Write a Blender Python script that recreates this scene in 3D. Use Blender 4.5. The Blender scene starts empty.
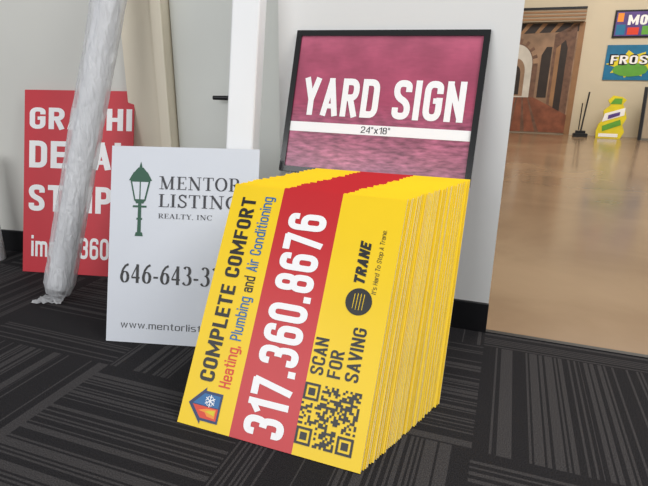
import bpy, math, random
from mathutils import Vector, Matrix, noise
random.seed(7)
sc=bpy.context.scene
try:
    sc.view_settings.view_transform='Standard'
except Exception: pass

# ---------------------------------------------------------------- materials
def lin(c):
    return tuple(((v/255)/12.92 if v/255<=.04045 else ((v/255+.055)/1.055)**2.4) for v in c)+(1,)
def mat(name,c,rough=.5,var=0.0,scale=8,metal=0,bump=0,alpha=1,emit=0,spec=.5,coat=0):
    m=bpy.data.materials.new(name); m.use_nodes=True; nt=m.node_tree; b=nt.nodes['Principled BSDF']
    col=lin(c); b.inputs['Base Color'].default_value=col
    b.inputs['Roughness'].default_value=rough; b.inputs['Metallic'].default_value=metal
    b.inputs['Specular IOR Level'].default_value=spec
    b.inputs['Coat Weight'].default_value=coat
    b.inputs['Alpha'].default_value=alpha
    if emit: b.inputs['Emission Color'].default_value=col; b.inputs['Emission Strength'].default_value=emit
    tc=nt.nodes.new('ShaderNodeTexCoord'); n=nt.nodes.new('ShaderNodeTexNoise'); n.inputs['Scale'].default_value=scale; n.inputs['Detail'].default_value=4
    nt.links.new(tc.outputs['Object'],n.inputs['Vector'])
    if var:
        r=nt.nodes.new('ShaderNodeMapRange'); r.inputs['From Min'].default_value=.3; r.inputs['From Max'].default_value=.7
        r.inputs['To Min'].default_value=1-var; r.inputs['To Max'].default_value=1+var
        nt.links.new(n.outputs['Fac'],r.inputs['Value'])
        mx=nt.nodes.new('ShaderNodeMix'); mx.data_type='RGBA'; mx.blend_type='MULTIPLY'; mx.inputs[0].default_value=1
        mx.inputs[6].default_value=col; nt.links.new(r.outputs['Result'],mx.inputs[7]); nt.links.new(mx.outputs[2],b.inputs['Base Color'])
    if bump:
        bp=nt.nodes.new('ShaderNodeBump'); bp.inputs['Strength'].default_value=bump; bp.inputs['Distance'].default_value=.002
        nt.links.new(n.outputs['Fac'],bp.inputs['Height']); nt.links.new(bp.outputs['Normal'],b.inputs['Normal'])
    return m
M={}
def mk(k,*a,**kw): M[k]=mat(k,*a,**kw)
mk('white_paint',(238,238,236),.55,.015,3,bump=.1)
mk('grey_paint',(224,223,216),.6,.02,3)
mk('cream_paint',(246,236,214),.5,.02,3)
mk('door_paint',(226,228,222),.5,.02,3)
mk('black_base',(22,22,25),.4,.1)
mk('yellow',(252,212,24),.35,.02,spec=.35)
mk('yellow2',(250,212,66),.5,.03)
mk('yellow_pale',(252,234,140),.5,.03)
mk('edge_white',(250,248,240),.6,.04)
mk('red_print',(202,22,32),.35,.02)
mk('red_edge',(186,28,34),.5,.05)
mk('black_ink',(16,15,15),.4)
mk('white_ink',(252,252,252),.4)
mk('sign_white',(218,222,230),.45,.01)
mk('red_sign',(206,42,56),.45,.03)
mk('green_ink',(24,84,60),.5)
mk('grey_ink',(52,52,58),.5)
mk('orange_ink',(225,60,25),.4)
mk('blue_ink',(20,105,165),.4)
mk('navy_ink',(22,50,100),.4)
mk('flame',(250,150,30),.4)
mk('frame_black',(6,6,8),.22,coat=.15)
mk('pvc_white',(244,245,246),.35,.01)
mk('vinyl_core',(226,227,230),.35,.03)
mk('metal_dark',(40,40,42),.35,metal=.7)
mk('garage_wall',(214,202,178),.7,.03,2)
mk('wood_tan',(150,112,78),.6,.15,6)
mk('shutter',(160,144,122),.5,.05)
mk('mural_wall',(150,120,96),.6,.3,5)
mk('mural_dark',(46,36,32),.6,.2,9)
mk('mural_floor',(130,76,54),.6,.35,7)
mk('mural_light',(206,200,190),.6,.1)
mk('mural_brick',(110,80,64),.6,.3,14)
mk('aqua',(20,115,160),.5,.15,6)
mk('purple',(90,66,140),.5,.3,5)
mk('toxic_yellow',(232,214,40),.5,.1)
mk('lime',(100,170,60),.5,.1)
mk('grey_board',(110,106,98),.6,.1)
mk('ceiling_white',(225,225,220),.8,.01)
mk('black_plastic',(24,24,26),.4,.1)
mk('fixture',(255,250,238),.5,emit=3)

def purple_print():
    m=bpy.data.materials.new('purple_print'); m.use_nodes=True; nt=m.node_tree; b=nt.nodes['Principled BSDF']; b.inputs['Roughness'].default_value=.25
    N=nt.nodes.new; L=nt.links.new
    tc=N('ShaderNodeTexCoord'); sp=N('ShaderNodeSeparateXYZ'); L(tc.outputs['Object'],sp.inputs[0])
    mr=N('ShaderNodeMapRange'); mr.inputs['From Min'].default_value=.52; mr.inputs['From Max'].default_value=.93; L(sp.outputs['Z'],mr.inputs['Value'])
    cr=N('ShaderNodeValToRGB'); e=cr.color_ramp.elements
    e[0].position=0; e[0].color=lin((170,106,130)); e[1].position=1; e[1].color=lin((190,98,124))
    for ps,c in ((.30,(160,80,108)),(.45,(166,68,98)),(.75,(180,84,112))):
        x=cr.color_ramp.elements.new(ps); x.color=lin(c)
    L(mr.outputs[0],cr.inputs[0])
    mp=N('ShaderNodeMapping'); mp.inputs['Scale'].default_value=(25,25,110); mp.inputs['Rotation'].default_value=(0,.35,0); L(tc.outputs['Object'],mp.inputs[0])
    n=N('ShaderNodeTexNoise'); n.inputs['Detail'].default_value=6; n.inputs['Scale'].default_value=1.2; L(mp.outputs[0],n.inputs['Vector'])
    r2=N('ShaderNodeMapRange'); r2.inputs['From Min'].default_value=.3; r2.inputs['From Max'].default_value=.7; r2.inputs['To Min'].default_value=.5; r2.inputs['To Max'].default_value=1.5; L(n.outputs['Fac'],r2.inputs['Value'])
    n2=N('ShaderNodeTexNoise'); n2.inputs['Scale'].default_value=9; n2.inputs['Detail'].default_value=3; L(tc.outputs['Object'],n2.inputs['Vector'])
    r3=N('ShaderNodeMapRange'); r3.inputs['From Min'].default_value=.35; r3.inputs['From Max'].default_value=.65; r3.inputs['To Min'].default_value=.82; r3.inputs['To Max'].default_value=1.14; L(n2.outputs['Fac'],r3.inputs['Value'])
    inv=N('ShaderNodeMapRange'); inv.inputs['From Min'].default_value=.25; inv.inputs['From Max'].default_value=.5; inv.inputs['To Min'].default_value=1; inv.inputs['To Max'].default_value=.1; L(mr.outputs[0],inv.inputs['Value'])
    mx=N('ShaderNodeMix'); mx.data_type='RGBA'; mx.blend_type='MULTIPLY'; L(inv.outputs[0],mx.inputs[0]); L(cr.outputs[0],mx.inputs[6]); L(r2.outputs[0],mx.inputs[7])
    m2=N('ShaderNodeMix'); m2.data_type='RGBA'; m2.blend_type='MULTIPLY'; m2.inputs[0].default_value=1; L(mx.outputs[2],m2.inputs[6]); L(r3.outputs[0],m2.inputs[7])
    L(m2.outputs[2],b.inputs['Base Color']); return m
M['purple_print']=purple_print()

def plastic():
    m=bpy.data.materials.new('clear_plastic_wrap'); m.use_nodes=True; nt=m.node_tree; b=nt.nodes['Principled BSDF']
    b.inputs['Base Color'].default_value=lin((236,237,240)); b.inputs['Roughness'].default_value=.12; b.inputs['Specular IOR Level'].default_value=1
    b.inputs['Alpha'].default_value=.5
    tc=nt.nodes.new('ShaderNodeTexCoord'); mp=nt.nodes.new('ShaderNodeMapping'); mp.inputs['Scale'].default_value=(40,40,12)
    nt.links.new(tc.outputs['Object'],mp.inputs[0]); n=nt.nodes.new('ShaderNodeTexNoise'); n.inputs['Scale'].default_value=1; n.inputs['Detail'].default_value=6; n.inputs['Distortion'].default_value=1.6
    nt.links.new(mp.outputs[0],n.inputs['Vector'])
    bp=nt.nodes.new('ShaderNodeBump'); bp.inputs['Strength'].default_value=1; bp.inputs['Distance'].default_value=.014
    nt.links.new(n.outputs['Fac'],bp.inputs['Height']); nt.links.new(bp.outputs[0],b.inputs['Normal'])
    return m
M['plastic']=plastic()

YAW=-.34
def carpet():
    m=bpy.data.materials.new('carpet_tile'); m.use_nodes=True; nt=m.node_tree; b=nt.nodes['Principled BSDF']; b.inputs['Roughness'].default_value=.95; b.inputs['Specular IOR Level'].default_value=.1
    N=nt.nodes.new; L=nt.links.new
    def math_(op,a,bb=None,c=None):
        n=N('ShaderNodeMath'); n.operation=op
        for i,v in enumerate((a,bb,c)):
            if v is None: continue
            if isinstance(v,(int,float)): n.inputs[i].default_value=v
            else: L(v,n.inputs[i])
        return n.outputs[0]
    tc=N('ShaderNodeTexCoord'); mp=N('ShaderNodeMapping'); mp.inputs['Rotation'].default_value=(0,0,-YAW); L(tc.outputs['Object'],mp.inputs[0])
    sp=N('ShaderNodeSeparateXYZ'); L(mp.outputs[0],sp.inputs[0]); x,y=sp.outputs[0],sp.outputs[1]
    T=.5
    ix=math_('FLOOR',math_('DIVIDE',x,T)); iy=math_('FLOOR',math_('DIVIDE',y,T))
    par=math_('FLOORED_MODULO',math_('ADD',ix,iy),2)
    mixc=N('ShaderNodeMix'); mixc.data_type='FLOAT'; L(par,mixc.inputs[0]); L(x,mixc.inputs[2]); L(y,mixc.inputs[3])
    c=mixc.outputs[0]
    seed=math_('ADD',math_('MULTIPLY',ix,7.31),math_('MULTIPLY',iy,3.77))
    fine=math_('FLOOR',math_('MULTIPLY',c,190))
    w1=N('ShaderNodeTexWhiteNoise'); w1.noise_dimensions='2D'
    cb=N('ShaderNodeCombineXYZ'); L(fine,cb.inputs[0]); L(seed,cb.inputs[1]); L(cb.outputs[0],w1.inputs['Vector'])
    wide=math_('FLOOR',math_('MULTIPLY',c,30))
    w2=N('ShaderNodeTexWhiteNoise'); w2.noise_dimensions='2D'
    cb2=N('ShaderNodeCombineXYZ'); L(wide,cb2.inputs[0]); L(seed,cb2.inputs[1]); L(cb2.outputs[0],w2.inputs['Vector'])
    thr=math_('MULTIPLY_ADD',w2.outputs['Value'],.75,.3)
    st=math_('GREATER_THAN',w1.outputs['Value'],thr)
    ns=N('ShaderNodeTexNoise'); ns.inputs['Scale'].default_value=420; ns.inputs['Detail'].default_value=2; L(tc.outputs['Object'],ns.inputs['Vector'])
    mx=N('ShaderNodeMix'); mx.data_type='RGBA'; L(st,mx.inputs[0]); mx.inputs[6].default_value=lin((42,41,43)); mx.inputs[7].default_value=lin((67,65,66))
    r=N('ShaderNodeMapRange'); r.inputs['From Min'].default_value=.3; r.inputs['From Max'].default_value=.7; r.inputs['To Min'].default_value=.4; r.inputs['To Max'].default_value=1.5; L(ns.outputs['Fac'],r.inputs['Value'])
    m2=N('ShaderNodeMix'); m2.data_type='RGBA'; m2.blend_type='MULTIPLY'; m2.inputs[0].default_value=1; L(mx.outputs[2],m2.inputs[6]); L(r.outputs[0],m2.inputs[7])
    L(m2.outputs[2],b.inputs['Base Color'])
    bp=N('ShaderNodeBump'); bp.inputs['Distance'].default_value=.003; bp.inputs['Strength'].default_value=.6; L(ns.outputs['Fac'],bp.inputs['Height']); L(bp.outputs[0],b.inputs['Normal'])
    return m
M['carpet']=carpet()
def concrete():
    m=bpy.data.materials.new('polished_concrete'); m.use_nodes=True; nt=m.node_tree; b=nt.nodes['Principled BSDF']
    tc=nt.nodes.new('ShaderNodeTexCoord'); n=nt.nodes.new('ShaderNodeTexNoise'); n.inputs['Scale'].default_value=1.6; n.inputs['Detail'].default_value=8; n.inputs['Distortion'].default_value=.6
    nt.links.new(tc.outputs['Object'],n.inputs['Vector'])
    cr=nt.nodes.new('ShaderNodeValToRGB'); e=cr.color_ramp.elements; e[0].position=.3; e[0].color=lin((138,112,88)); e[1].position=.7; e[1].color=lin((160,134,106))
    nt.links.new(n.outputs['Fac'],cr.inputs[0]); nt.links.new(cr.outputs[0],b.inputs['Base Color'])
    b.inputs['Specular IOR Level'].default_value=.7
    r=nt.nodes.new('ShaderNodeMapRange'); r.inputs['To Min'].default_value=.08; r.inputs['To Max'].default_value=.28; nt.links.new(n.outputs['Fac'],r.inputs['Value']); nt.links.new(r.outputs[0],b.inputs['Roughness'])
    return m
M['concrete']=concrete()

# ---------------------------------------------------------------- mesh builder
class B:
    def __init__(s): s.v=[];s.f=[];s.m=[];s.mats=[];s.sm=[]
    def mi(s,k):
        if k not in s.mats: s.mats.append(k)
        return s.mats.index(k)
    def add(s,vs,fs,k,smooth=False):
        o=len(s.v); s.v+= [tuple(v) for v in vs]; i=s.mi(k)
        for f in fs: s.f.append(tuple(o+j for j in f)); s.m.append(i); s.sm.append(smooth)
    def box(s,F,u0,u1,v0,v1,w0,w1,k):
        vs=[F(u,v,w) for w in (w0,w1) for v in (v0,v1) for u in (u0,u1)]
        s.add(vs,[(0,2,3,1),(4,5,7,6),(0,1,5,4),(2,6,7,3),(0,4,6,2),(1,3,7,5)],k)
    def cyl(s,p,q,r0,r1,k,n=20,caps=True):
        p=Vector(p);q=Vector(q);d=(q-p).normalized(); a=d.orthogonal().normalized(); b=d.cross(a)
        vs=[p+(a*math.cos(t)+b*math.sin(t))*r0 for t in [2*math.pi*i/n for i in range(n)]]+[q+(a*math.cos(t)+b*math.sin(t))*r1 for t in [2*math.pi*i/n for i in range(n)]]
        s.add(vs,[(i,(i+1)%n,n+(i+1)%n,n+i) for i in range(n)],k,True)
        if caps: s.add(vs,[tuple(range(n))[::-1],tuple(range(n,2*n))],k)
    def obj(s,name,origin=(0,0,0),bevel=0):
        me=bpy.data.meshes.new(name); o=Vector(origin)
        me.from_pydata([tuple(Vector(v)-o) for v in s.v],[],s.f)
        for k in s.mats: me.materials.append(M[k])
        for p,i,sm in zip(me.polygons,s.m,s.sm): p.material_index=i; p.use_smooth=sm
        me.update(); ob=bpy.data.objects.new(name,me); ob.location=o; sc.collection.objects.link(ob)
        if bevel:
            bv=ob.modifiers.new('bevel','BEVEL'); bv.width=bevel; bv.segments=2; bv.limit_method='ANGLE'
        return ob
def frame(o,a,l,k=0):
    """u = along the bottom edge, v = up the (leaning) board, w = out of its face"""
    u=Vector((math.cos(a),math.sin(a),0)); v=Vector((-math.sin(a)*math.sin(l),math.cos(a)*math.sin(l),math.cos(l)))
    u,v=u*math.cos(k)+v*math.sin(k),v*math.cos(k)-u*math.sin(k); w=u.cross(v); o=Vector(o)
    return lambda x,y,z=0: o+u*x+v*y+w*z
def fit(vs): 
    x0=min(v[0] for v in vs);x1=max(v[0] for v in vs);y0=min(v[1] for v in vs);y1=max(v[1] for v in vs)
    return [((v[0]-x0)/(x1-x0),(v[1]-y0)/(y1-y0),v[2]) for v in vs]
LAY=.00005   # each pen stroke is its own thin ink layer
def put(b,F,g,k,u0,u1,v0,v1,rot=False,lift=.0009):
    vs,fs=g; vs=fit(vs)
    if rot: P=[F(u1-y*(u1-u0),v0+x*(v1-v0),lift+z*LAY) for x,y,z in vs]
    else: P=[F(u0+x*(u1-u0),v0+y*(v1-v0),lift+z*LAY) for x,y,z in vs]
    b.add(P,fs,k)
# ---- condensed sans drawn as mitred ribbons with rounded corners
def rnd(pts,rad,closed):
    out=[];n=len(pts)
    for i,P in enumerate(pts):
        if rad<=0 or (not closed and i in (0,n-1)): out.append(P); continue
        A=pts[i-1];Cc=pts[(i+1)%n]
        la=math.hypot(A[0]-P[0],A[1]-P[1]);lc=math.hypot(Cc[0]-P[0],Cc[1]-P[1]); ra=min(rad,la*.49);rc=min(rad,lc*.49)
        a=(P[0]+(A[0]-P[0])*ra/la,P[1]+(A[1]-P[1])*ra/la); c=(P[0]+(Cc[0]-P[0])*rc/lc,P[1]+(Cc[1]-P[1])*rc/lc)
        for q in range(7):
            t=q/6
            out.append(((1-t)**2*a[0]+2*t*(1-t)*P[0]+t*t*c[0],(1-t)**2*a[1]+2*t*(1-t)*P[1]+t*t*c[1]))
    return out
def sans(body,t=.2,track=.09,shear=0,W0=.5):
    V=[];Fc=[];x=0; lay=[0]
    def st(pts,rad=0,closed=False,w=None):
        hw=(w or t)/2; pts=rnd(pts,rad,closed); n=len(pts); L=[];R=[]
        for i in range(n):
            P=pts[i]; A=pts[i-1] if (closed or i>0) else None; Cc=pts[(i+1)%n] if (closed or i<n-1) else None
            ds=[]
            if A: l=math.hypot(P[0]-A[0],P[1]-A[1]) or 1e-6; ds.append(((P[0]-A[0])/l,(P[1]-A[1])/l))
            if Cc: l=math.hypot(Cc[0]-P[0],Cc[1]-P[1]) or 1e-6; ds.append(((Cc[0]-P[0])/l,(Cc[1]-P[1])/l))
            dx=sum(d[0] for d in ds);dy=sum(d[1] for d in ds); l=math.hypot(dx,dy) or 1;dx/=l;dy/=l
            cs=max(.45,abs(dx*ds[0][0]+dy*ds[0][1])); m=hw/cs
            L.append((P[0]-dy*m,P[1]+dx*m));R.append((P[0]+dy*m,P[1]-dx*m))
        o=len(V); z=lay[0]; lay[0]+=1
        for a,b_ in zip(L,R): V.append((x+a[0]+shear*a[1],a[1],z)); V.append((x+b_[0]+shear*b_[1],b_[1],z))
        for i in range(n if closed else n-1):
            j=(i+1)%n; Fc.append((o+2*i,o+2*i+1,o+2*j+1,o+2*j))
    for ch in body:
        lay[0]=0
        w=W0; h=t/2; l=h; Bm=h; T=1-h; rd=.2; xh=.73; X=xh-h
        if ch in 'MW': w=W0*1.45
        if ch in 'mw': w=W0*1.45
        if ch in 'rt': w=W0*.68
        if ch=='1': w=W0*.66
        r=w-h; mid=w/2
        if ch in 'O0': st([(l,Bm),(r,Bm),(r,T),(l,T)],rd,True)
        elif ch=='C': st([(r,.64),(r,T),(l,T),(l,Bm),(r,Bm),(r,.36)],rd)
        elif ch=='G': st([(r,.68),(r,T),(l,T),(l,Bm),(r,Bm),(r,.5+h)],rd); st([(mid,.5),(w,.5)],w=t*.8)
        elif ch=='S': st([(r,.70),(r,T),(l,T),(l,.58),(r,.42),(r,Bm),(l,Bm),(l,.30)],rd)
        elif ch=='3': st([(l,.72),(l,T),(r,T),(r,.52),(mid*.9,.52)],rd); st([(mid*.9,.52),(r,.5),(r,Bm),(l,Bm),(l,.28)],rd)
        elif ch=='8': st([(l,Bm),(r,Bm),(r,.52),(l,.52)],.17,True); st([(l+.015,.52),(r-.015,.52),(r-.015,T),(l+.015,T)],.17,True)
        elif ch=='6': st([(l,Bm),(r,Bm),(r,.57),(l,.57)],.17,True); st([(r,.72),(r,T),(l,T),(l,.3)],rd)
        elif ch=='7': st([(0,T),(r+h*.4,T)]); st([(r+h*.0,T+h*.6),(w*.36,0)])
        elif ch=='1': st([(w-h,0),(w-h,1)]); st([(0,.72),(w-h,.9)],w=t*.85)
        elif ch=='2': st([(l,.7),(l,T),(r,T),(r,.56),(l,.18),(l,Bm)],.15); st([(0,Bm),(w,Bm)])
        elif ch=='4': st([(r-.04,0),(r-.04,1)]); st([(r-.04,.95),(.06,.32)],w=t*.8); st([(0,.27),(w,.27)],w=t*.8)
        elif ch=='M': st([(l,0),(l,1)]);st([(r,0),(r,1)]);st([(l,.93),(mid,.25),(r,.93)],w=t*.9)
        elif ch=='N': st([(l,0),(l,1)]);st([(r,0),(r,1)]);st([(l,.93),(r,.07)],w=t*.9)
        elif ch=='A': st([(h*.8,0),(mid,.93)]);st([(w-h*.8,0),(mid,.93)]);st([(mid-h,1-h*.7),(mid+h,1-h*.7)],w=h*1.4);st([(w*.2,.26),(w*.8,.26)],w=t*.75)
        elif ch=='V': st([(h*.8,1),(mid,.07)]);st([(w-h*.8,1),(mid,.07)]);st([(mid-h,h*.7),(mid+h,h*.7)],w=h*1.4)
        elif ch=='Y': st([(h*.8,1),(mid,.42)]);st([(w-h*.8,1),(mid,.42)]);st([(mid,.5),(mid,0)])
        elif ch=='R': st([(l,0),(l,1)]);st([(l,T),(r,T),(r,.5),(l,.5)],rd);st([(w*.5,.5),(r+.01,0)])
        elif ch=='P': st([(l,0),(l,1)]);st([(l,T),(r,T),(r,.45),(l,.45)],rd)
        elif ch=='D': st([(l,0),(l,1)]);st([(l,T),(r,T),(r,Bm),(l,Bm)],rd)
        elif ch=='E': w*=.9;st([(l,0),(l,1)]);st([(l,T),(w,T)]);st([(l,Bm),(w,Bm)]);st([(l,.51),(w*.92,.51)])
        elif ch=='F': w*=.9;st([(l,0),(l,1)]);st([(l,T),(w,T)]);st([(l,.5),(w*.9,.5)])
        elif ch=='L': w*=.9;st([(l,0),(l,1)]);st([(l,Bm),(w,Bm)])
        elif ch=='T': st([(mid,0),(mid,1)]);st([(0,T),(w,T)])
        elif ch=='H': st([(l,0),(l,1)]);st([(r,0),(r,1)]);st([(l,.5),(r,.5)])
        elif ch=='I': w=t;st([(h,0),(h,1)])
        elif ch=='K': st([(l,0),(l,1)]);st([(l,.4),(r,1)]);st([(w*.4,.55),(r,0)])
        elif ch=='a': st([(l,.52),(l,X),(r,X),(r,0)],.14);st([(r,.42),(l,.42),(l,Bm),(r,Bm)],.12)
        elif ch=='b': st([(l,0),(l,1)]);st([(l,Bm),(r,Bm),(r,X),(l,X)],.16)
        elif ch=='p': st([(l,-.25),(l,xh)]);st([(l,Bm),(r,Bm),(r,X),(l,X)],.16)
        elif ch=='d': st([(r,0),(r,1)]);st([(r,Bm),(l,Bm),(l,X),(r,X)],.16)
        elif ch=='c': st([(r,.5),(r,X),(l,X),(l,Bm),(r,Bm),(r,.22)],.16)
        elif ch=='e': st([(r,.2),(r,Bm),(l,Bm),(l,X),(r,X),(r,.36),(l,.36)],.13)
        elif ch=='g': st([(r,Bm),(l,Bm),(l,X),(r,X)],.16);st([(r,xh),(r,-.2),(l,-.2)],.14)
        elif ch=='h': st([(l,0),(l,1)]);st([(l,X),(r,X),(r,0)],.16)
        elif ch=='n': st([(l,0),(l,xh)]);st([(l,X),(r,X),(r,0)],.16)
        elif ch=='m': st([(l,0),(l,xh)]);st([(l,X),(mid,X),(mid,0)],.14);st([(mid,X),(r,X),(r,0)],.14)
        elif ch=='i': w=t;st([(h,0),(h,xh)]);st([(h,.84),(h,1)])
        elif ch=='l': w=t;st([(h,0),(h,1)])
        elif ch=='o': st([(l,Bm),(r,Bm),(r,X),(l,X)],.16,True)
        elif ch=='r': st([(l,0),(l,xh)]);st([(l,X),(w,X)])
        elif ch=='s': st([(r,X),(l,X),(l,.42),(r,.32),(r,Bm),(l,Bm)],.12)
        elif ch=='t': st([(mid,.93),(mid,Bm),(w,Bm)],.1);st([(0,X),(w,X)],w=t*.8)
        elif ch=='u': st([(l,xh),(l,Bm),(r,Bm),(r,xh)],.16)
        elif ch=='w': st([(l,xh),(w*.28,.04),(mid,xh),(w*.72,.04),(r,xh)])
        elif ch=='x': st([(l,xh),(r,0)]);st([(r,xh),(l,0)])
        elif ch=='"': w=t*2.2;st([(h,.68),(h,1)],w=t*.7);st([(t*1.6,.68),(t*1.6,1)],w=t*.7)
        elif ch=="'": w=t;st([(h,.7),(h,1)])
        elif ch=='.': w=t;st([(h,0),(h,t)])
        elif ch==',': w=t;st([(h,t),(h,0),(h*.4,-.14)])
        elif ch==' ': w=W0*.45
        x+=w+track
    return V,Fc
# ---- simple serif stroke face (thick verticals, thin horizontals)
def serif(body,thick=.15,thin=.05,track=.12):
    V=[];Fc=[];x=0; lay=[0]
    def st(pts,w=None):
        n=len(pts); L=[];R=[]
        for i,(px,py) in enumerate(pts):
            a=pts[max(i-1,0)]; c=pts[min(i+1,n-1)]; dx,dy=c[0]-a[0],c[1]-a[1]; l=math.hypot(dx,dy) or 1; dx/=l;dy/=l
            ww=(w if w else thin+(thick-thin)*abs(dy)**1.6)/2
            L.append((x+px-dy*ww,py+dx*ww)); R.append((x+px+dy*ww,py-dx*ww))
        z=lay[0]; lay[0]+=1; o=len(V)
        for a,b_ in zip(L,R): V.append(a+(z,)); V.append(b_+(z,))
        for i in range(n-1): Fc.append((o+2*i,o+2*i+1,o+2*i+3,o+2*i+2))
    def sf(px,py,w=.34): st([(px-w/2,py),(px+w/2,py)],thin)
    def arc(cx,cy,rx,ry,a0,a1,n=18): return [(cx+rx*math.cos(math.radians(a0+(a1-a0)*i/n)),cy+ry*math.sin(math.radians(a0+(a1-a0)*i/n))) for i in range(n+1)]
    h=thin/2
    for ch in body:
        w=.5; lay[0]=0
        if ch=='M': st([(.18,0),(.18,1)],thin);st([(.18,1),(.53,0)],thick);st([(.53,0),(.88,1)],thin);st([(.88,1),(.88,0)],thick);sf(.18,h);sf(.9,h);sf(.12,1-h,.24);sf(.93,1-h,.24);w=1.08
        elif ch=='E': st([(.17,0),(.17,1)],thick);st([(0,h),(.62,h)],thin);st([(0,1-h),(.6,1-h)],thin);st([(.17,.52),(.45,.52)],thin);st([(.62,0),(.64,.24)],thin);st([(.6,1),(.61,.78)],thin);st([(.45,.42),(.45,.62)],thin);w=.66
        elif ch=='N': st([(.17,0),(.17,1)],thin);st([(.15,1),(.75,0)],thick);st([(.75,0),(.75,1)],thin);sf(.17,h,.3);sf(.1,1-h,.2);sf(.75,1-h,.3);w=.9
        elif ch=='T': st([(.35,0),(.35,1)],thick);st([(.02,1-h),(.68,1-h)],thin);st([(.03,1),(.02,.76)],thin);st([(.67,1),(.68,.76)],thin);sf(.35,h);w=.7
        elif ch=='O': st(arc(.4,.5,.34,.49,0,360,32));w=.8
        elif ch=='C': st(arc(.42,.5,.35,.49,45,320,26));st([(.7,1),(.69,.7)],thin);w=.76
        elif ch=='G': st(arc(.42,.5,.35,.49,45,305,26));st([(.7,1),(.69,.7)],thin);st([(.66,.05),(.66,.42)],thick);sf(.66,.43,.28);w=.82
        elif ch=='R': st([(.17,0),(.17,1)],thick);st([(0,1-h),(.4,1-h)],thin);st(arc(.38,.75,.22,.23,90,-90,12));st([(.17,.5),(.4,.5)],thin);st([(.36,.5),(.7,.02)],thick*.9);sf(.17,h);sf(.72,h,.16);w=.76
        elif ch=='L': st([(.17,0),(.17,1)],thick);st([(0,h),(.6,h)],thin);st([(.6,0),(.63,.28)],thin);sf(.17,1-h);w=.62
        elif ch=='I': st([(.17,0),(.17,1)],thick);sf(.17,h);sf(.17,1-h);w=.34
        elif ch=='S': st([(.5,.78),(.42,.93),(.28,.98),(.13,.9),(.1,.75),(.18,.6),(.36,.48),(.5,.36),(.52,.2),(.42,.06),(.27,.02),(.12,.08),(.05,.25)],thick*.72);st([(.51,1),(.51,.72)],thin);st([(.04,0),(.04,.28)],thin);w=.58
        elif ch=='A': st([(.1,0),(.38,1)],thin);st([(.36,1),(.68,0)],thick);st([(.2,.35),(.55,.35)],thin);sf(.1,h,.24);sf(.68,h,.28);w=.8
        elif ch=='Y': st([(.1,1),(.38,.45)],thick);st([(.66,1),(.38,.45)],thin);st([(.38,.48),(.38,0)],thick);sf(.1,1-h,.26);sf(.66,1-h,.24);sf(.38,h);w=.76
        elif ch=='6': st(arc(.27,.3,.2,.28,0,360,24));st([(.48,.97),(.3,.88),(.15,.68),(.08,.45),(.07,.3)],thick*.7);w=.54
        elif ch=='4': st([(.38,0),(.38,.98)],thick);st([(.38,.98),(.03,.3)],thin*1.2);st([(.02,.28),(.52,.28)],thin*1.8);w=.56
        elif ch=='3': st(arc(.24,.75,.18,.22,150,-80,14),None);st(arc(.23,.28,.23,.26,90,-150,16),None);w=.52
        elif ch=='2': st(arc(.25,.72,.2,.25,160,-30,14),None);st([(.42,.6),(.05,.06)],thick*.6);st([(.03,.05),(.5,.05)],thin*2);w=.54
        elif ch=='-': st([(.02,.33),(.3,.33)],thin*2);w=.32
        elif ch==',': st([(.08,.1),(.02,-.1)],thin*2);w=.12
        elif ch==' ': w=.3
        x+=w+track
    return V,Fc

# ---------------------------------------------------------------- camera
f,p,r,h=509.99,.3084,.0128,.7786
fw=Vector((0,math.cos(p),-math.sin(p))); up0=Vector((0,math.sin(p),math.cos(p))); rt0=Vector((1,0,0))
rt=rt0*math.cos(r)+up0*math.sin(r); up=up0*math.cos(r)-rt0*math.sin(r)
cd=bpy.data.cameras.new('camera'); co=bpy.data.objects.new('camera',cd); sc.collection.objects.link(co)
mt=Matrix((rt,up,-fw)).transposed().to_4x4(); mt.translation=Vector((0,0,h)); co.matrix_world=mt
cd.sensor_width=36; cd.lens=36*f/648; cd.clip_start=.02; sc.camera=co

# ---------------------------------------------------------------- room
U=Vector((math.cos(YAW),math.sin(YAW),0)); N_=Vector((-math.sin(YAW),math.cos(YAW),0)); C=Vector((.534,1.513,0))
def W(s,z,n=0): return C+U*s+N_*n+Vector((0,0,z))        # along wall, height, depth beyond the wall face
def wbox(name,s0,s1,z0,z1,n0,n1,k,bevel=0):
    b=B(); b.box(W,s0,s1,z0,z1,n0,n1,k); return b.obj(name,W((s0+s1)/2,z0,(n0+n1)/2),bevel)
wbox('wall_right',-.73,0,0,2.8,0,.12,'white_paint')
wbox('baseboard_right',-.73,0.002,0,.1,-.012,-.0005,'black_base',.002)
A2=-.2; O2=Vector((-1.3,2.24,0)); U2=Vector((math.cos(A2),math.sin(A2),0)); N2=Vector((-math.sin(A2),math.cos(A2),0))
def W2(s,z,n=0): return O2+U2*s+N2*n+Vector((0,0,z))
def w2box(name,s0,s1,z0,z1,n0,n1,k,bevel=0):
    b=B(); b.box(W2,s0,s1,z0,z1,n0,n1,k); return b.obj(name,W2((s0+s1)/2,z0,(n0+n1)/2),bevel)
w2box('wall_back',-2.2,.52,0,2.8,0,.12,'grey_paint')
w2box('baseboard_back',-2.2,.515,0,.1,-.012,-.0005,'black_base',.002)
b=B(); b.box(W2,.52,.70,0,2.8,-.02,.14,'cream_paint'); b.box(W2,.655,.70,0,2.8,-.03,-.02,'cream_paint'); b.obj('trim_1',W2(.6,0,0),.003)
b=B(); b.box(W2,.705,1.6,.005,2.1,.03,.07,'door_paint')
b.cyl(W2(.985,.71,.03),W2(.985,.71,.02),.02,.02,'metal_dark'); b.cyl(W2(.985,.71,.03),W2(.985,.71,-.02),.008,.008,'metal_dark'); b.cyl(W2(.99,.71,-.015),W2(.885,.71,-.015),.009,.008,'metal_dark')
b.obj('door_1',W2(1.1,0,.05),.002)
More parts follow.
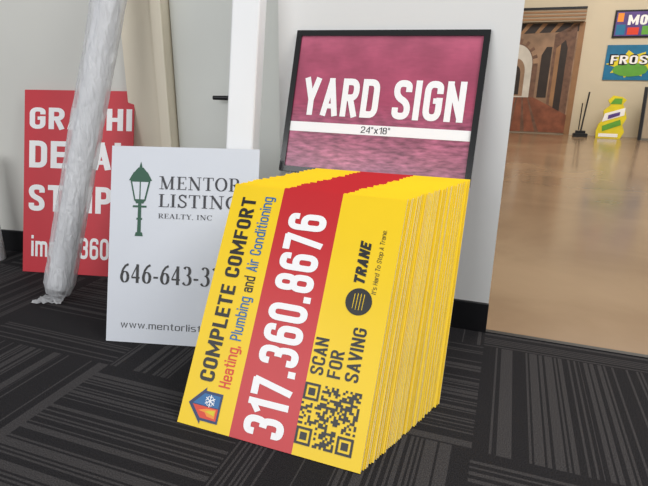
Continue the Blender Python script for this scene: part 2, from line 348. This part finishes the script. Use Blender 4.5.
w2box('wall_back_header',.70,1.78,2.1,2.8,0,.12,'grey_paint')
w2box('wall_back_return',1.6,1.78,0,2.1,0,.12,'grey_paint')
b=B(); P=[W(-6,0,3.5),W(-6,0,-6),W(6,0,-6),W(6,0,0),W(0,0,0),W(0,0,.12),W(-.3,0,.12),W(-.3,0,3.5)]
b.add(P,[tuple(range(8))],'carpet'); b.obj('floor')
b=B(); b.add([W(0,-.001,0),W(6,-.001,0),W(6,-.001,7.6),W(-.3,-.001,7.6),W(-.3,-.001,.12),W(0,-.001,.12)],[(0,1,2,3,4,5)],'concrete'); b.obj('floor_garage')
b=B(); b.box(W,.0,6,0,.004,-.012,.008,'black_base'); b.obj('trim_threshold',W(1,0,0),.001)
wbox('wall_garage_far',-1.2,6.2,0,3.6,7.6,7.7,'garage_wall')
wbox('wall_garage_side',6.1,6.2,0,3.6,.1,7.6,'garage_wall')
wbox('wall_garage_left',-1.2,-1.1,0,3.6,1.2,7.6,'garage_wall')
wbox('ceiling_garage',-1.2,6.2,3.6,3.7,.2,7.7,'ceiling_white')

# mural on the far wall
b=B(); n=7.575
def flat(pts,k,nn): b.add([W(s,z,nn) for s,z in pts],[tuple(range(len(pts)))],k)
b.box(W,-1.0,.82,.02,1.66,n,7.599,'mural_wall')
def arcp(cx,z0,rx,rz,a0=0,a1=180,m=20): return [(cx+rx*math.cos(math.radians(a0+(a1-a0)*i/m)),z0+rz*math.sin(math.radians(a0+(a1-a0)*i/m))) for i in range(m+1)]
flat([(-1,.02),(.82,.02),(.82,.30),(.3,.56),(-1,.56)],'mural_floor',n-.002)
for i in range(5): flat([(-.5+i*.22,.02),(-.44+i*.22,.02),(-.1+i*.08,.56),(-.12+i*.08,.56)],'mural_brick',n-.0025)
flat([(.50,.46)]+[(.50,1.5),(.80,1.66),(.80,.31)],'mural_brick',n-.003)
flat([(.60,.42),(.60,1.36),(.54,1.3),(.54,.45)],'wood_tan',n-.004)
flat([(.70,.36),(.70,1.30),(.66,1.42),(.60,1.36),(.60,.41)],'mural_dark',n-.004)
flat([(.48,.56),(.34,.56),(.34,1.2),(.40,1.32),(.48,1.32)][::-1],'mural_dark',n-.004)
flat([(-.36,.56),(.30,.56)]+arcp(-.03,1.05,.33,.40),'mural_brick',n-.004)
for i in range(9):
    a0=i*20+4; flat(arcp(-.03,1.05,.33,.40,a0,a0+12,4)+arcp(-.03,1.05,.26,.33,a0,a0+12,4)[::-1],'mural_wall',n-.0045)
flat([(-.28,.56),(.22,.56)]+arcp(-.03,1.05,.25,.31),'mural_light',n-.005)
flat([(-.15,.58),(.12,.58)]+arcp(-.015,.95,.135,.2),'mural_wall',n-.006)
flat([(-.08,.6),(.06,.6)]+arcp(-.01,.9,.07,.14),'mural_dark',n-.007)
flat([(-1,1.48),(.82,1.54),(.82,1.66),(-1,1.66)],'mural_dark',n-.002)
for i in range(8): flat([(-.9+i*.22,1.49+i*.006),(-.84+i*.22,1.49+i*.006),(-.72+i*.22,1.66),(-.8+i*.22,1.66)],'wood_tan',n-.003)
b.obj('garage_mural',W(0,0,n))
b=B(); b.box(W,-1.0,.88,1.67,1.84,7.45,7.599,'shutter')
for i in range(3): b.box(W,-1.0,.88,1.69+i*.05,1.715+i*.05,7.44,7.45,'wood_tan')
b.box(W,-1.0,.88,1.84,1.87,7.43,7.599,'metal_dark')
b.obj('trim_shutter_housing',W(0,1.67,7.5))
b=B(); b.box(W,.82,.90,0,1.67,7.57,7.599,'wood_tan'); b.obj('trim_2',W(.86,0,7.58))
# posters
b=B(); b.box(W,1.28,2.1,1.44,1.82,7.58,7.599,'metal_dark'); b.box(W,1.305,2.075,1.465,1.795,7.575,7.58,'purple')
def wt(body,k,s0,s1,z0,z1,nn,t=.2):
    vs,fs=sans(body,t); b.add([W(s0+x*(s1-s0),z0+y*(z1-z0),nn-z*.0003) for x,y,z in fit(vs)],fs,k)
b.box(W,1.32,1.44,1.48,1.62,7.572,7.575,'aqua'); b.box(W,1.32,1.40,1.66,1.78,7.572,7.575,'flame'); b.box(W,1.47,1.62,1.48,1.58,7.572,7.575,'orange_ink'); b.box(W,1.66,1.76,1.48,1.60,7.572,7.575,'lime'); wt('MOTOR','white_ink',1.46,2.05,1.61,1.75,7.568)
b.obj('framed_poster',W(1.7,1.44,7.59))
b=B(); b.box(W,1.25,2.1,.84,1.34,7.58,7.599,'aqua')
st=[(1.60+ (.34 if i%2 else .22)*math.cos(i*math.pi/9),1.07+(.20 if i%2 else .13)*math.sin(i*math.pi/9)) for i in range(18)]
flat(st,'toxic_yellow',7.577); flat([(1.60+.24*math.cos(i*.5236),.99+.10*math.sin(i*.5236)) for i in range(12)],'lime',7.574)
wt('FROST','black_ink',1.30,1.96,1.05,1.21,7.572,.3); wt('FROST','white_ink',1.32,1.94,1.068,1.192,7.569,.16)
b.obj('wall_poster',W(1.7,.84,7.59))
b=B(); b.cyl(W(1.03,.02,7.3),W(1.09,.66,7.45),.012,.012,'black_plastic'); b.box(W,.93,1.13,.0,.05,7.22,7.34,'black_plastic'); b.box(W,.96,1.1,.05,.09,7.28,7.33,'black_plastic'); b.cyl(W(1.0,.1,7.3),W(1.0,.5,7.3),.008,.008,'metal_dark')
b.obj('lobby_broom',W(1.03,0,7.3))
b=B(); out=[(1.33,0),(1.66,0),(1.70,.1),(1.66,.2),(1.70,.3),(1.66,.42),(1.62,.5),(1.66,.56),(1.6,.6),(1.48,.62),(1.42,.55),(1.46,.48),(1.38,.4),(1.4,.28),(1.34,.2),(1.32,.1)]
out=[(s-.09,z) for s,z in out]
m_=len(out); vs=[W(s,z,7.2) for s,z in out]+[W(s,z,7.25) for s,z in out]
b.add(vs,[tuple(range(m_)),tuple(range(m_,2*m_))[::-1]]+[(i,i+m_,(i+1)%m_+m_,(i+1)%m_) for i in range(m_)],'toxic_yellow')
def fl2(pts,k,nn=7.195): flat([(s-.09,z) for s,z in pts],k,nn)
fl2([(1.38,.24),(1.66,.34),(1.66,.45),(1.40,.36)],'white_ink'); fl2([(1.40,.10),(1.64,.2),(1.62,.28),(1.39,.18)],'lime'); fl2([(1.45,.5),(1.6,.5),(1.6,.58),(1.5,.58)],'lime'); fl2([(1.45,.28),(1.6,.34),(1.6,.39),(1.45,.34)],'purple',7.19); fl2([(1.36,.02),(1.62,.02),(1.62,.07),(1.36,.07)],'white_ink')
b.obj('cutout_standee',W(1.45,0,7.22))
b=B(); G=frame(W(1.80,0,7.1),YAW,.2); b.box(G,0,.9,0,.74,-.02,0,'grey_board'); b.box(G,.03,.87,.03,.71,0,.004,'shutter'); b.box(G,-.02,.02,0,.76,-.02,.01,'metal_dark'); b.obj('leaning_panel',W(2.2,0,7.1))
for i,(s,nn) in enumerate(((1,2.5),(3.5,2.5),(1,5.5),(3.5,5.5))):
    b=B(); b.box(W,s-.1,s+.1,3.52,3.6,nn-.6,nn+.6,'pvc_white'); b.box(W,s-.08,s+.08,3.5,3.52,nn-.58,nn+.58,'fixture'); b.obj('ceiling_light',W(s,3.55,nn))

# ---------------------------------------------------------------- stack of yard signs
SW,SH=.4542,.6057
b=B(); n=54; t=.0040
ub=[0,.31,.655,1]
for i in range(n):
    q=i/(n-1); ou=random.uniform(-.0028,.0028) if i else 0; ov=random.uniform(-.003,.003) if i else 0
    if i and random.random()<.12: ou+=random.choice((-.003,.003))
    o=(-.3438+q*.2165,1.0231+q*.2445,0); F=frame(o,-.3639+q*.0104,.5433-q*.036)
    us=[x*SW+ou for x in ub]; v0,v1=.0026,SH*(1-.011*q)+ov
    for j,k in enumerate(('yellow','red_print','yellow')):
        b.add([F(us[j],v0,0),F(us[j+1],v0,0),F(us[j+1],v1,0),F(us[j],v1,0)],[(0,1,2,3)],k)
        kt={'yellow':random.choice(['yellow','yellow2','yellow2','yellow_pale']),'red_print':'red_edge'}[k]
        b.add([F(us[j],v1,0),F(us[j+1],v1,0),F(us[j+1],v1,-t),F(us[j],v1,-t)],[(0,1,2,3)],kt)
    b.add([F(us[3],v0,0),F(us[3],v0,-t),F(us[3],v1,-t),F(us[3],v1,0)],[(0,1,2,3)],random.choice(['edge_white','edge_white','edge_white','edge_white','yellow_pale','yellow2']))
    b.add([F(us[0],v0,0),F(us[0],v1,0),F(us[0],v1,-t),F(us[0],v0,-t)],[(0,1,2,3)],random.choice(['edge_white','yellow_pale']))
    b.add([F(us[0],v0,0),F(us[0],v0,-t),F(us[3],v0,-t),F(us[3],v0,0)],[(0,1,2,3)],'edge_white')
    b.add([F(us[0],v0,-t),F(us[0],v1,-t),F(us[3],v1,-t),F(us[3],v0,-t)],[(0,1,2,3)],'edge_white')
F=frame((-.3438,1.0231,0),-.3639,.5433)
def T(body,k,u0,u1,v0,v1,t=.2,shear=0,W0=.5,track=.09): put(b,F,sans(body,t,track,shear,W0),k,u0*SW,u1*SW,v0*SH,v1*SH,True)
T('COMPLETE COMFORT','black_ink',.068,.158,.18,.945,.17)
for bd,k,a,c in (('Heating,','orange_ink',.17,.335),('Plumbing','blue_ink',.355,.53),('and','black_ink',.55,.615),('Air Conditioning','blue_ink',.635,.955)):
    desc='g' in bd or ',' in bd
    T(bd,k,.19,.275 if desc else .258,a,c,.13)
T('317.360.8676','white_ink',.375,.60,.035,.90,.18,0,.52,.1)
T('SCAN','black_ink',.665,.735,.295,.43,.15); T('FOR','black_ink',.755,.825,.295,.395,.15); T('SAVING','black_ink',.845,.915,.295,.49,.15)
T('TRANE','black_ink',.80,.86,.655,.82,.24,.22,.62,.1); T("It's Hard To Stop A Trane.",'black_ink',.90,.93,.62,.87,.10,.15)
def disc(cx,cy,r_,k,lift,m=32): b.add([F(cx+r_*math.cos(2*math.pi*i/m),cy+r_*math.sin(2*math.pi*i/m),lift) for i in range(m)],[tuple(range(m))],k)
disc(.845*SW,.585*SH,.031,'black_ink',.0009)
for k_ in range(4):
    y_=-.013+k_*.0075; hh=.019*math.sqrt(max(0,1-(y_/.03)**2))
    b.add([F(.845*SW+y_,.585*SH-hh,.0012),F(.845*SW+y_+.0012,.585*SH-hh,.0012),F(.845*SW+y_+.0026,.585*SH+hh,.0012),F(.845*SW+y_+.001,.585*SH+hh,.0012)],[(0,1,2,3)],'yellow')
rr=random.Random(3); nq=25; q0u,q0v,cs=.655*SW,.045*SH,.132/25
def fin(i,j):
    for a,c in ((0,0),(0,18),(18,0)):
        x,y=i-a,j-c
        if -1<=x<=7 and -1<=y<=7:
            if x in(-1,7) or y in(-1,7): return 0
            return 1 if (x in(0,6) or y in(0,6) or (2<=x<=4 and 2<=y<=4)) else 0
    return None
for i in range(nq):
    for j in range(nq):
        v_=fin(i,j)
        if v_ is None: v_=rr.random()<.52
        if v_:
            x,y=q0u+i*cs,q0v+j*cs; b.add([F(x,y,.0009),F(x+cs,y,.0009),F(x+cs,y+cs,.0009),F(x,y+cs,.0009)],[(0,1,2,3)],'black_ink')
cx,cy=.155*SW,.088*SH
def lg(pts,k,lift): b.add([F(cx-y,cy+x,lift) for x,y in pts],[tuple(range(len(pts)))],k)
lg([(-.034,-.034),(.034,-.034),(.034,.012),(.042,.012),(0,.052),(-.042,.012),(-.034,.012)],'navy_ink',.0009)
lg([(-.028,-.029),(-.001,-.029),(-.001,.040),(-.028,.014)],'orange_ink',.0012)
lg([(.001,-.029),(.028,-.029),(.028,.014),(.001,.040)],'blue_ink',.0012)
lg([(-.024,-.024),(-.003,-.024),(-.005,.0),(-.012,.022),(-.014,.004),(-.022,-.004)],'flame',.0015)
lg([(-.018,-.022),(-.006,-.022),(-.008,-.006),(-.012,.004)],'toxic_yellow',.0018)
for a in range(6):
    ca,sa=math.cos(a*math.pi/3),math.sin(a*math.pi/3)
    def q(x,y): return (.013+x*ca-y*sa,-.004+x*sa+y*ca)
    lg([q(0,-.0012),q(.014,-.0012),q(.014,.0012),q(0,.0012)],'white_ink',.0015+a*.00005)
    lg([q(.008,0),q(.012,.005),q(.010,.005),q(.006,0)],'white_ink',.0019)
    lg([q(.008,0),q(.012,-.005),q(.010,-.005),q(.006,0)][::-1],'white_ink',.0020)
b.obj('yard_sign_stack',(-.235,1.15,0))

# ---------------------------------------------------------------- framed yard sign with stake legs
sk=1.006
o=Vector((-.1247*sk,1.5893*sk,h+(.5249-h)*sk)); w_,h_=.5452*sk,.4055*sk
F=frame(o,-.3399,.324,-.0154); b=B()
b.box(F,0,w_,0,h_,-.006,0,'purple_print')
e=.017
for (a,c,d,g) in ((-e,0,-e,h_+e),(w_,w_+e,-e,h_+e),(0,w_,h_,h_+e),(0,w_,-e,0)): b.box(F,a,c,d,g,-.012,.005,'frame_black')
L=o.z/math.cos(.324)-.016
for a in (.02,w_-.035): b.box(F,a,a+.015,-L,-e,-.012,-.002,'frame_black')
b.box(F,.035,w_-.035,-L*.5,-L*.5+.015,-.012,-.002,'frame_black')
put(b,F,sans('YARD SIGN',.17),'white_ink',.055*w_,.95*w_,.39*h_,.69*h_,lift=.001)
b.box(F,0,w_,.272*h_,.345*h_,0,.0008,'white_ink')
put(b,F,sans('24"x18"',.12),'grey_ink',.42*w_,.58*w_,.284*h_,.334*h_,lift=.0012)
ob=b.obj('yard_sign',tuple(F(.27,-L,0)))

# ---------------------------------------------------------------- white realty sign
F=frame((-.6729,1.4139,.0012),-.1045,.2861); WW,WH=.4623,.6032; b=B()
b.box(F,0,WW,0,WH,-.004,0,'sign_white')
def S(body,k,u0,u1,v0,v1,**kw): put(b,F,serif(body,**kw),k,u0*WW,u1*WW,v0*WH,v1*WH)
S('MENTOR','grey_ink',.335,.885,.785,.855); S('LISTING','grey_ink',.335,.875,.695,.765); S('REALTY, INC','grey_ink',.335,.70,.637,.665,thick=.14)
S('646-643-3322','black_ink',.085,.92,.305,.405,thick=.17)
S2=sans('www.mentorlisting.com',.09,.14)
put(b,F,S2,'black_ink',.10*WW,.92*WW,.065*WH,.108*WH)
def lp(pts,k='green_ink',lift=.0009): b.add([F(.205*WW+x,.545*WH+y,lift) for x,y in pts],[tuple(range(len(pts)))],k)
lp([(-.006,0),(.006,0),(.005,.10),(-.005,.10)]); lp([(-.013,0),(.013,0),(.010,.012),(-.010,.012)],lift=.001); lp([(-.009,.05),(.009,.05),(.009,.056),(-.009,.056)],lift=.001)
lp([(-.022,.088),(.022,.088),(.022,.094),(-.022,.094)],lift=.001)
lp([(-.016,.108),(-.011,.10),(.011,.10),(.016,.108)])
lp([(-.018,.108),(.018,.108),(.032,.17),(-.032,.17)]); lp([(-.014,.113),(-.002,.113),(-.002,.166),(-.026,.166)],'sign_white',.0013); lp([(.002,.113),(.014,.113),(.026,.166),(.002,.166)],'sign_white',.0013)
lp([(-.037,.17),(.037,.17),(.022,.196),(-.022,.196)]); lp([(-.02,.196),(.02,.196),(.008,.21),(-.008,.21)]); lp([(-.005,.21),(.005,.21),(0,.228)])
b.obj('real_estate_sign',tuple(F(WW/2,0,0)))

# ---------------------------------------------------------------- red sign
F=frame((-1.2627,1.9987,.0012),-.1286,.2539); RW,RH=.4768,.751; b=B()
b.box(F,0,RW,0,RH,-.004,0,'red_sign')
def R(body,u0,u1,v0,v1,t=.19): put(b,F,sans(body,t,.11,0,.56),'white_ink',u0*RW,u1*RW,v0*RH,v1*RH)
R('GRAPHI',.05,.985,.785,.905); R('DECAL',.05,.985,.575,.725); R('STRIPE',.05,.985,.335,.485); R('image360',.08,.80,.055,.205,.16)
b.obj('banner_sign',tuple(F(RW/2,0,0)))

# ---------------------------------------------------------------- leaning PVC post (hollow, bevelled)
d=Vector((.063,.14,1)).normalized()
b=B(); hw=.043
uu=Vector((math.cos(-.12),math.sin(-.12),0)); ww=uu.cross(d).normalized(); uu=d.cross(ww).normalized()
base=Vector((-.298,1.565,.014))
def PF(x,y,z): return base+uu*x+d*y-ww*z
prof=[]
for sx,sy in ((1,1),(-1,1),(-1,-1),(1,-1)):
    for k_ in range(4):
        a=math.radians({(1,1):0,(-1,1):90,(-1,-1):180,(1,-1):270}[(sx,sy)]+k_*30); prof.append((sx*(hw-.006)+.006*math.cos(a),sy*(hw-.006)+.006*math.sin(a)))
m_=len(prof); vs=[PF(x,0,z) for x,z in prof]+[PF(x,1.35,z) for x,z in prof]+[PF(x*.9,1.35,z*.9) for x,z in prof]+[PF(x*.9,0,z*.9) for x,z in prof]
fs=[]
for a in range(4):
    for i in range(m_): fs.append((a*m_+i,a*m_+(i+1)%m_,((a+1)%4)*m_+(i+1)%m_,((a+1)%4)*m_+i))
b.add(vs,fs,'pvc_white',False); b.obj('vinyl_sign_post',tuple(base))

# ---------------------------------------------------------------- wrapped roll
p0=Vector((-.962,1.70,.03)); p1=Vector((-.695,2.065,1.42)); ax=(p1-p0); Lr=ax.length; ax.normalize(); a_=ax.orthogonal().normalized(); b_=ax.cross(a_)
b=B(); b.cyl(p0+ax*.02,p1,.040,.044,'vinyl_core',32); b.cyl(p0+ax*.015,p0+ax*.03,.02,.02,'shutter',20)
nr,nl=84,220; vs=[]
for j in range(nl+1):
    q_=j/nl; z=q_*Lr
    for i in range(nr):
        an=2*math.pi*i/nr; cs_,sn=math.cos(an),math.sin(an)
        rad=.051+.009*q_+.004*noise.noise(Vector((cs_*2.5,sn*2.5,z*4)))+.003*noise.noise(Vector((cs_*6+z*6,sn*6,z*14)))+.0016*noise.noise(Vector((cs_*14,sn*14+z*9,z*30)))
        if z<.04: rad*=.75+.25*(z/.04)
        P=p0+ax*z+(a_*cs_+b_*sn)*rad; P.z=max(P.z,.002); vs.append(P)
fs=[(j*nr+i,j*nr+(i+1)%nr,(j+1)*nr+(i+1)%nr,(j+1)*nr+i) for j in range(nl) for i in range(nr)]
b.add(vs,fs,'plastic',True)
vs=[];g=14
for j in range(g+1):
    for i in range(g+1):
        x=(i/g-.5); y=j/g; wd=.05+.02*y
        P=Vector((-.97+x*wd*1.6-.025*y,1.70-.03*y,.004+.016*abs(noise.noise(Vector((i*.6,j*.6,1))))+.02*(1-y)))
        vs.append(P)
b.add(vs,[(j*(g+1)+i,j*(g+1)+i+1,(j+1)*(g+1)+i+1,(j+1)*(g+1)+i) for j in range(g) for i in range(g)],'plastic',True)
b.obj('plastic_wrapped_roll',tuple(p0))
b=B(); P=[]
n_=28
for (rad,z) in ((.036,0),(.04,.004),(.04,.46),(.034,.464),(.034,.02)):
    P.append((rad,z))
vs=[Vector((-1.462+r_*math.cos(2*math.pi*i/n_),2.14+r_*math.sin(2*math.pi*i/n_),z)) for r_,z in P for i in range(n_)]
b.add(vs,[(j*n_+i,j*n_+(i+1)%n_,(j+1)*n_+(i+1)%n_,(j+1)*n_+i) for j in range(4) for i in range(n_)],'pvc_white',True); b.obj('mailing_tube',(-1.462,2.14,0))

# ---------------------------------------------------------------- lights
def area(name,loc,tgt,sx,sy,e,c=(1,1,1)):
    l=bpy.data.lights.new(name,'AREA'); l.shape='RECTANGLE'; l.size=sx; l.size_y=sy; l.energy=e; l.color=c
    o=bpy.data.objects.new(name,l); sc.collection.objects.link(o); o.location=loc; o.rotation_euler=(Vector(tgt)-Vector(loc)).to_track_quat('-Z','Y').to_euler()
area('window_light',(-2.4,-1.7,1.7),(0,1.4,.5),2.6,1.8,56,(.97,.985,1))
area('overhead_fill',(1.7,.3,2.7),(.2,1.5,.4),1.4,1.4,50,(1,.98,.95))  # added unseen fill, overhead right, to brighten the stack's side and white wall
g=W(2,3.4,4); area('garage_light_1',g,W(2,0,4),3,3,125,(1,.96,.9))
g=W(1.2,3.0,5.0); area('garage_light_2',g,W(1,.8,7.6),2,1,32,(1,.96,.9))
wd=bpy.data.worlds.new('world'); sc.world=wd; wd.use_nodes=True; bg=wd.node_tree.nodes['Background']; bg.inputs[0].default_value=(.96,.975,1,1); bg.inputs[1].default_value=.54
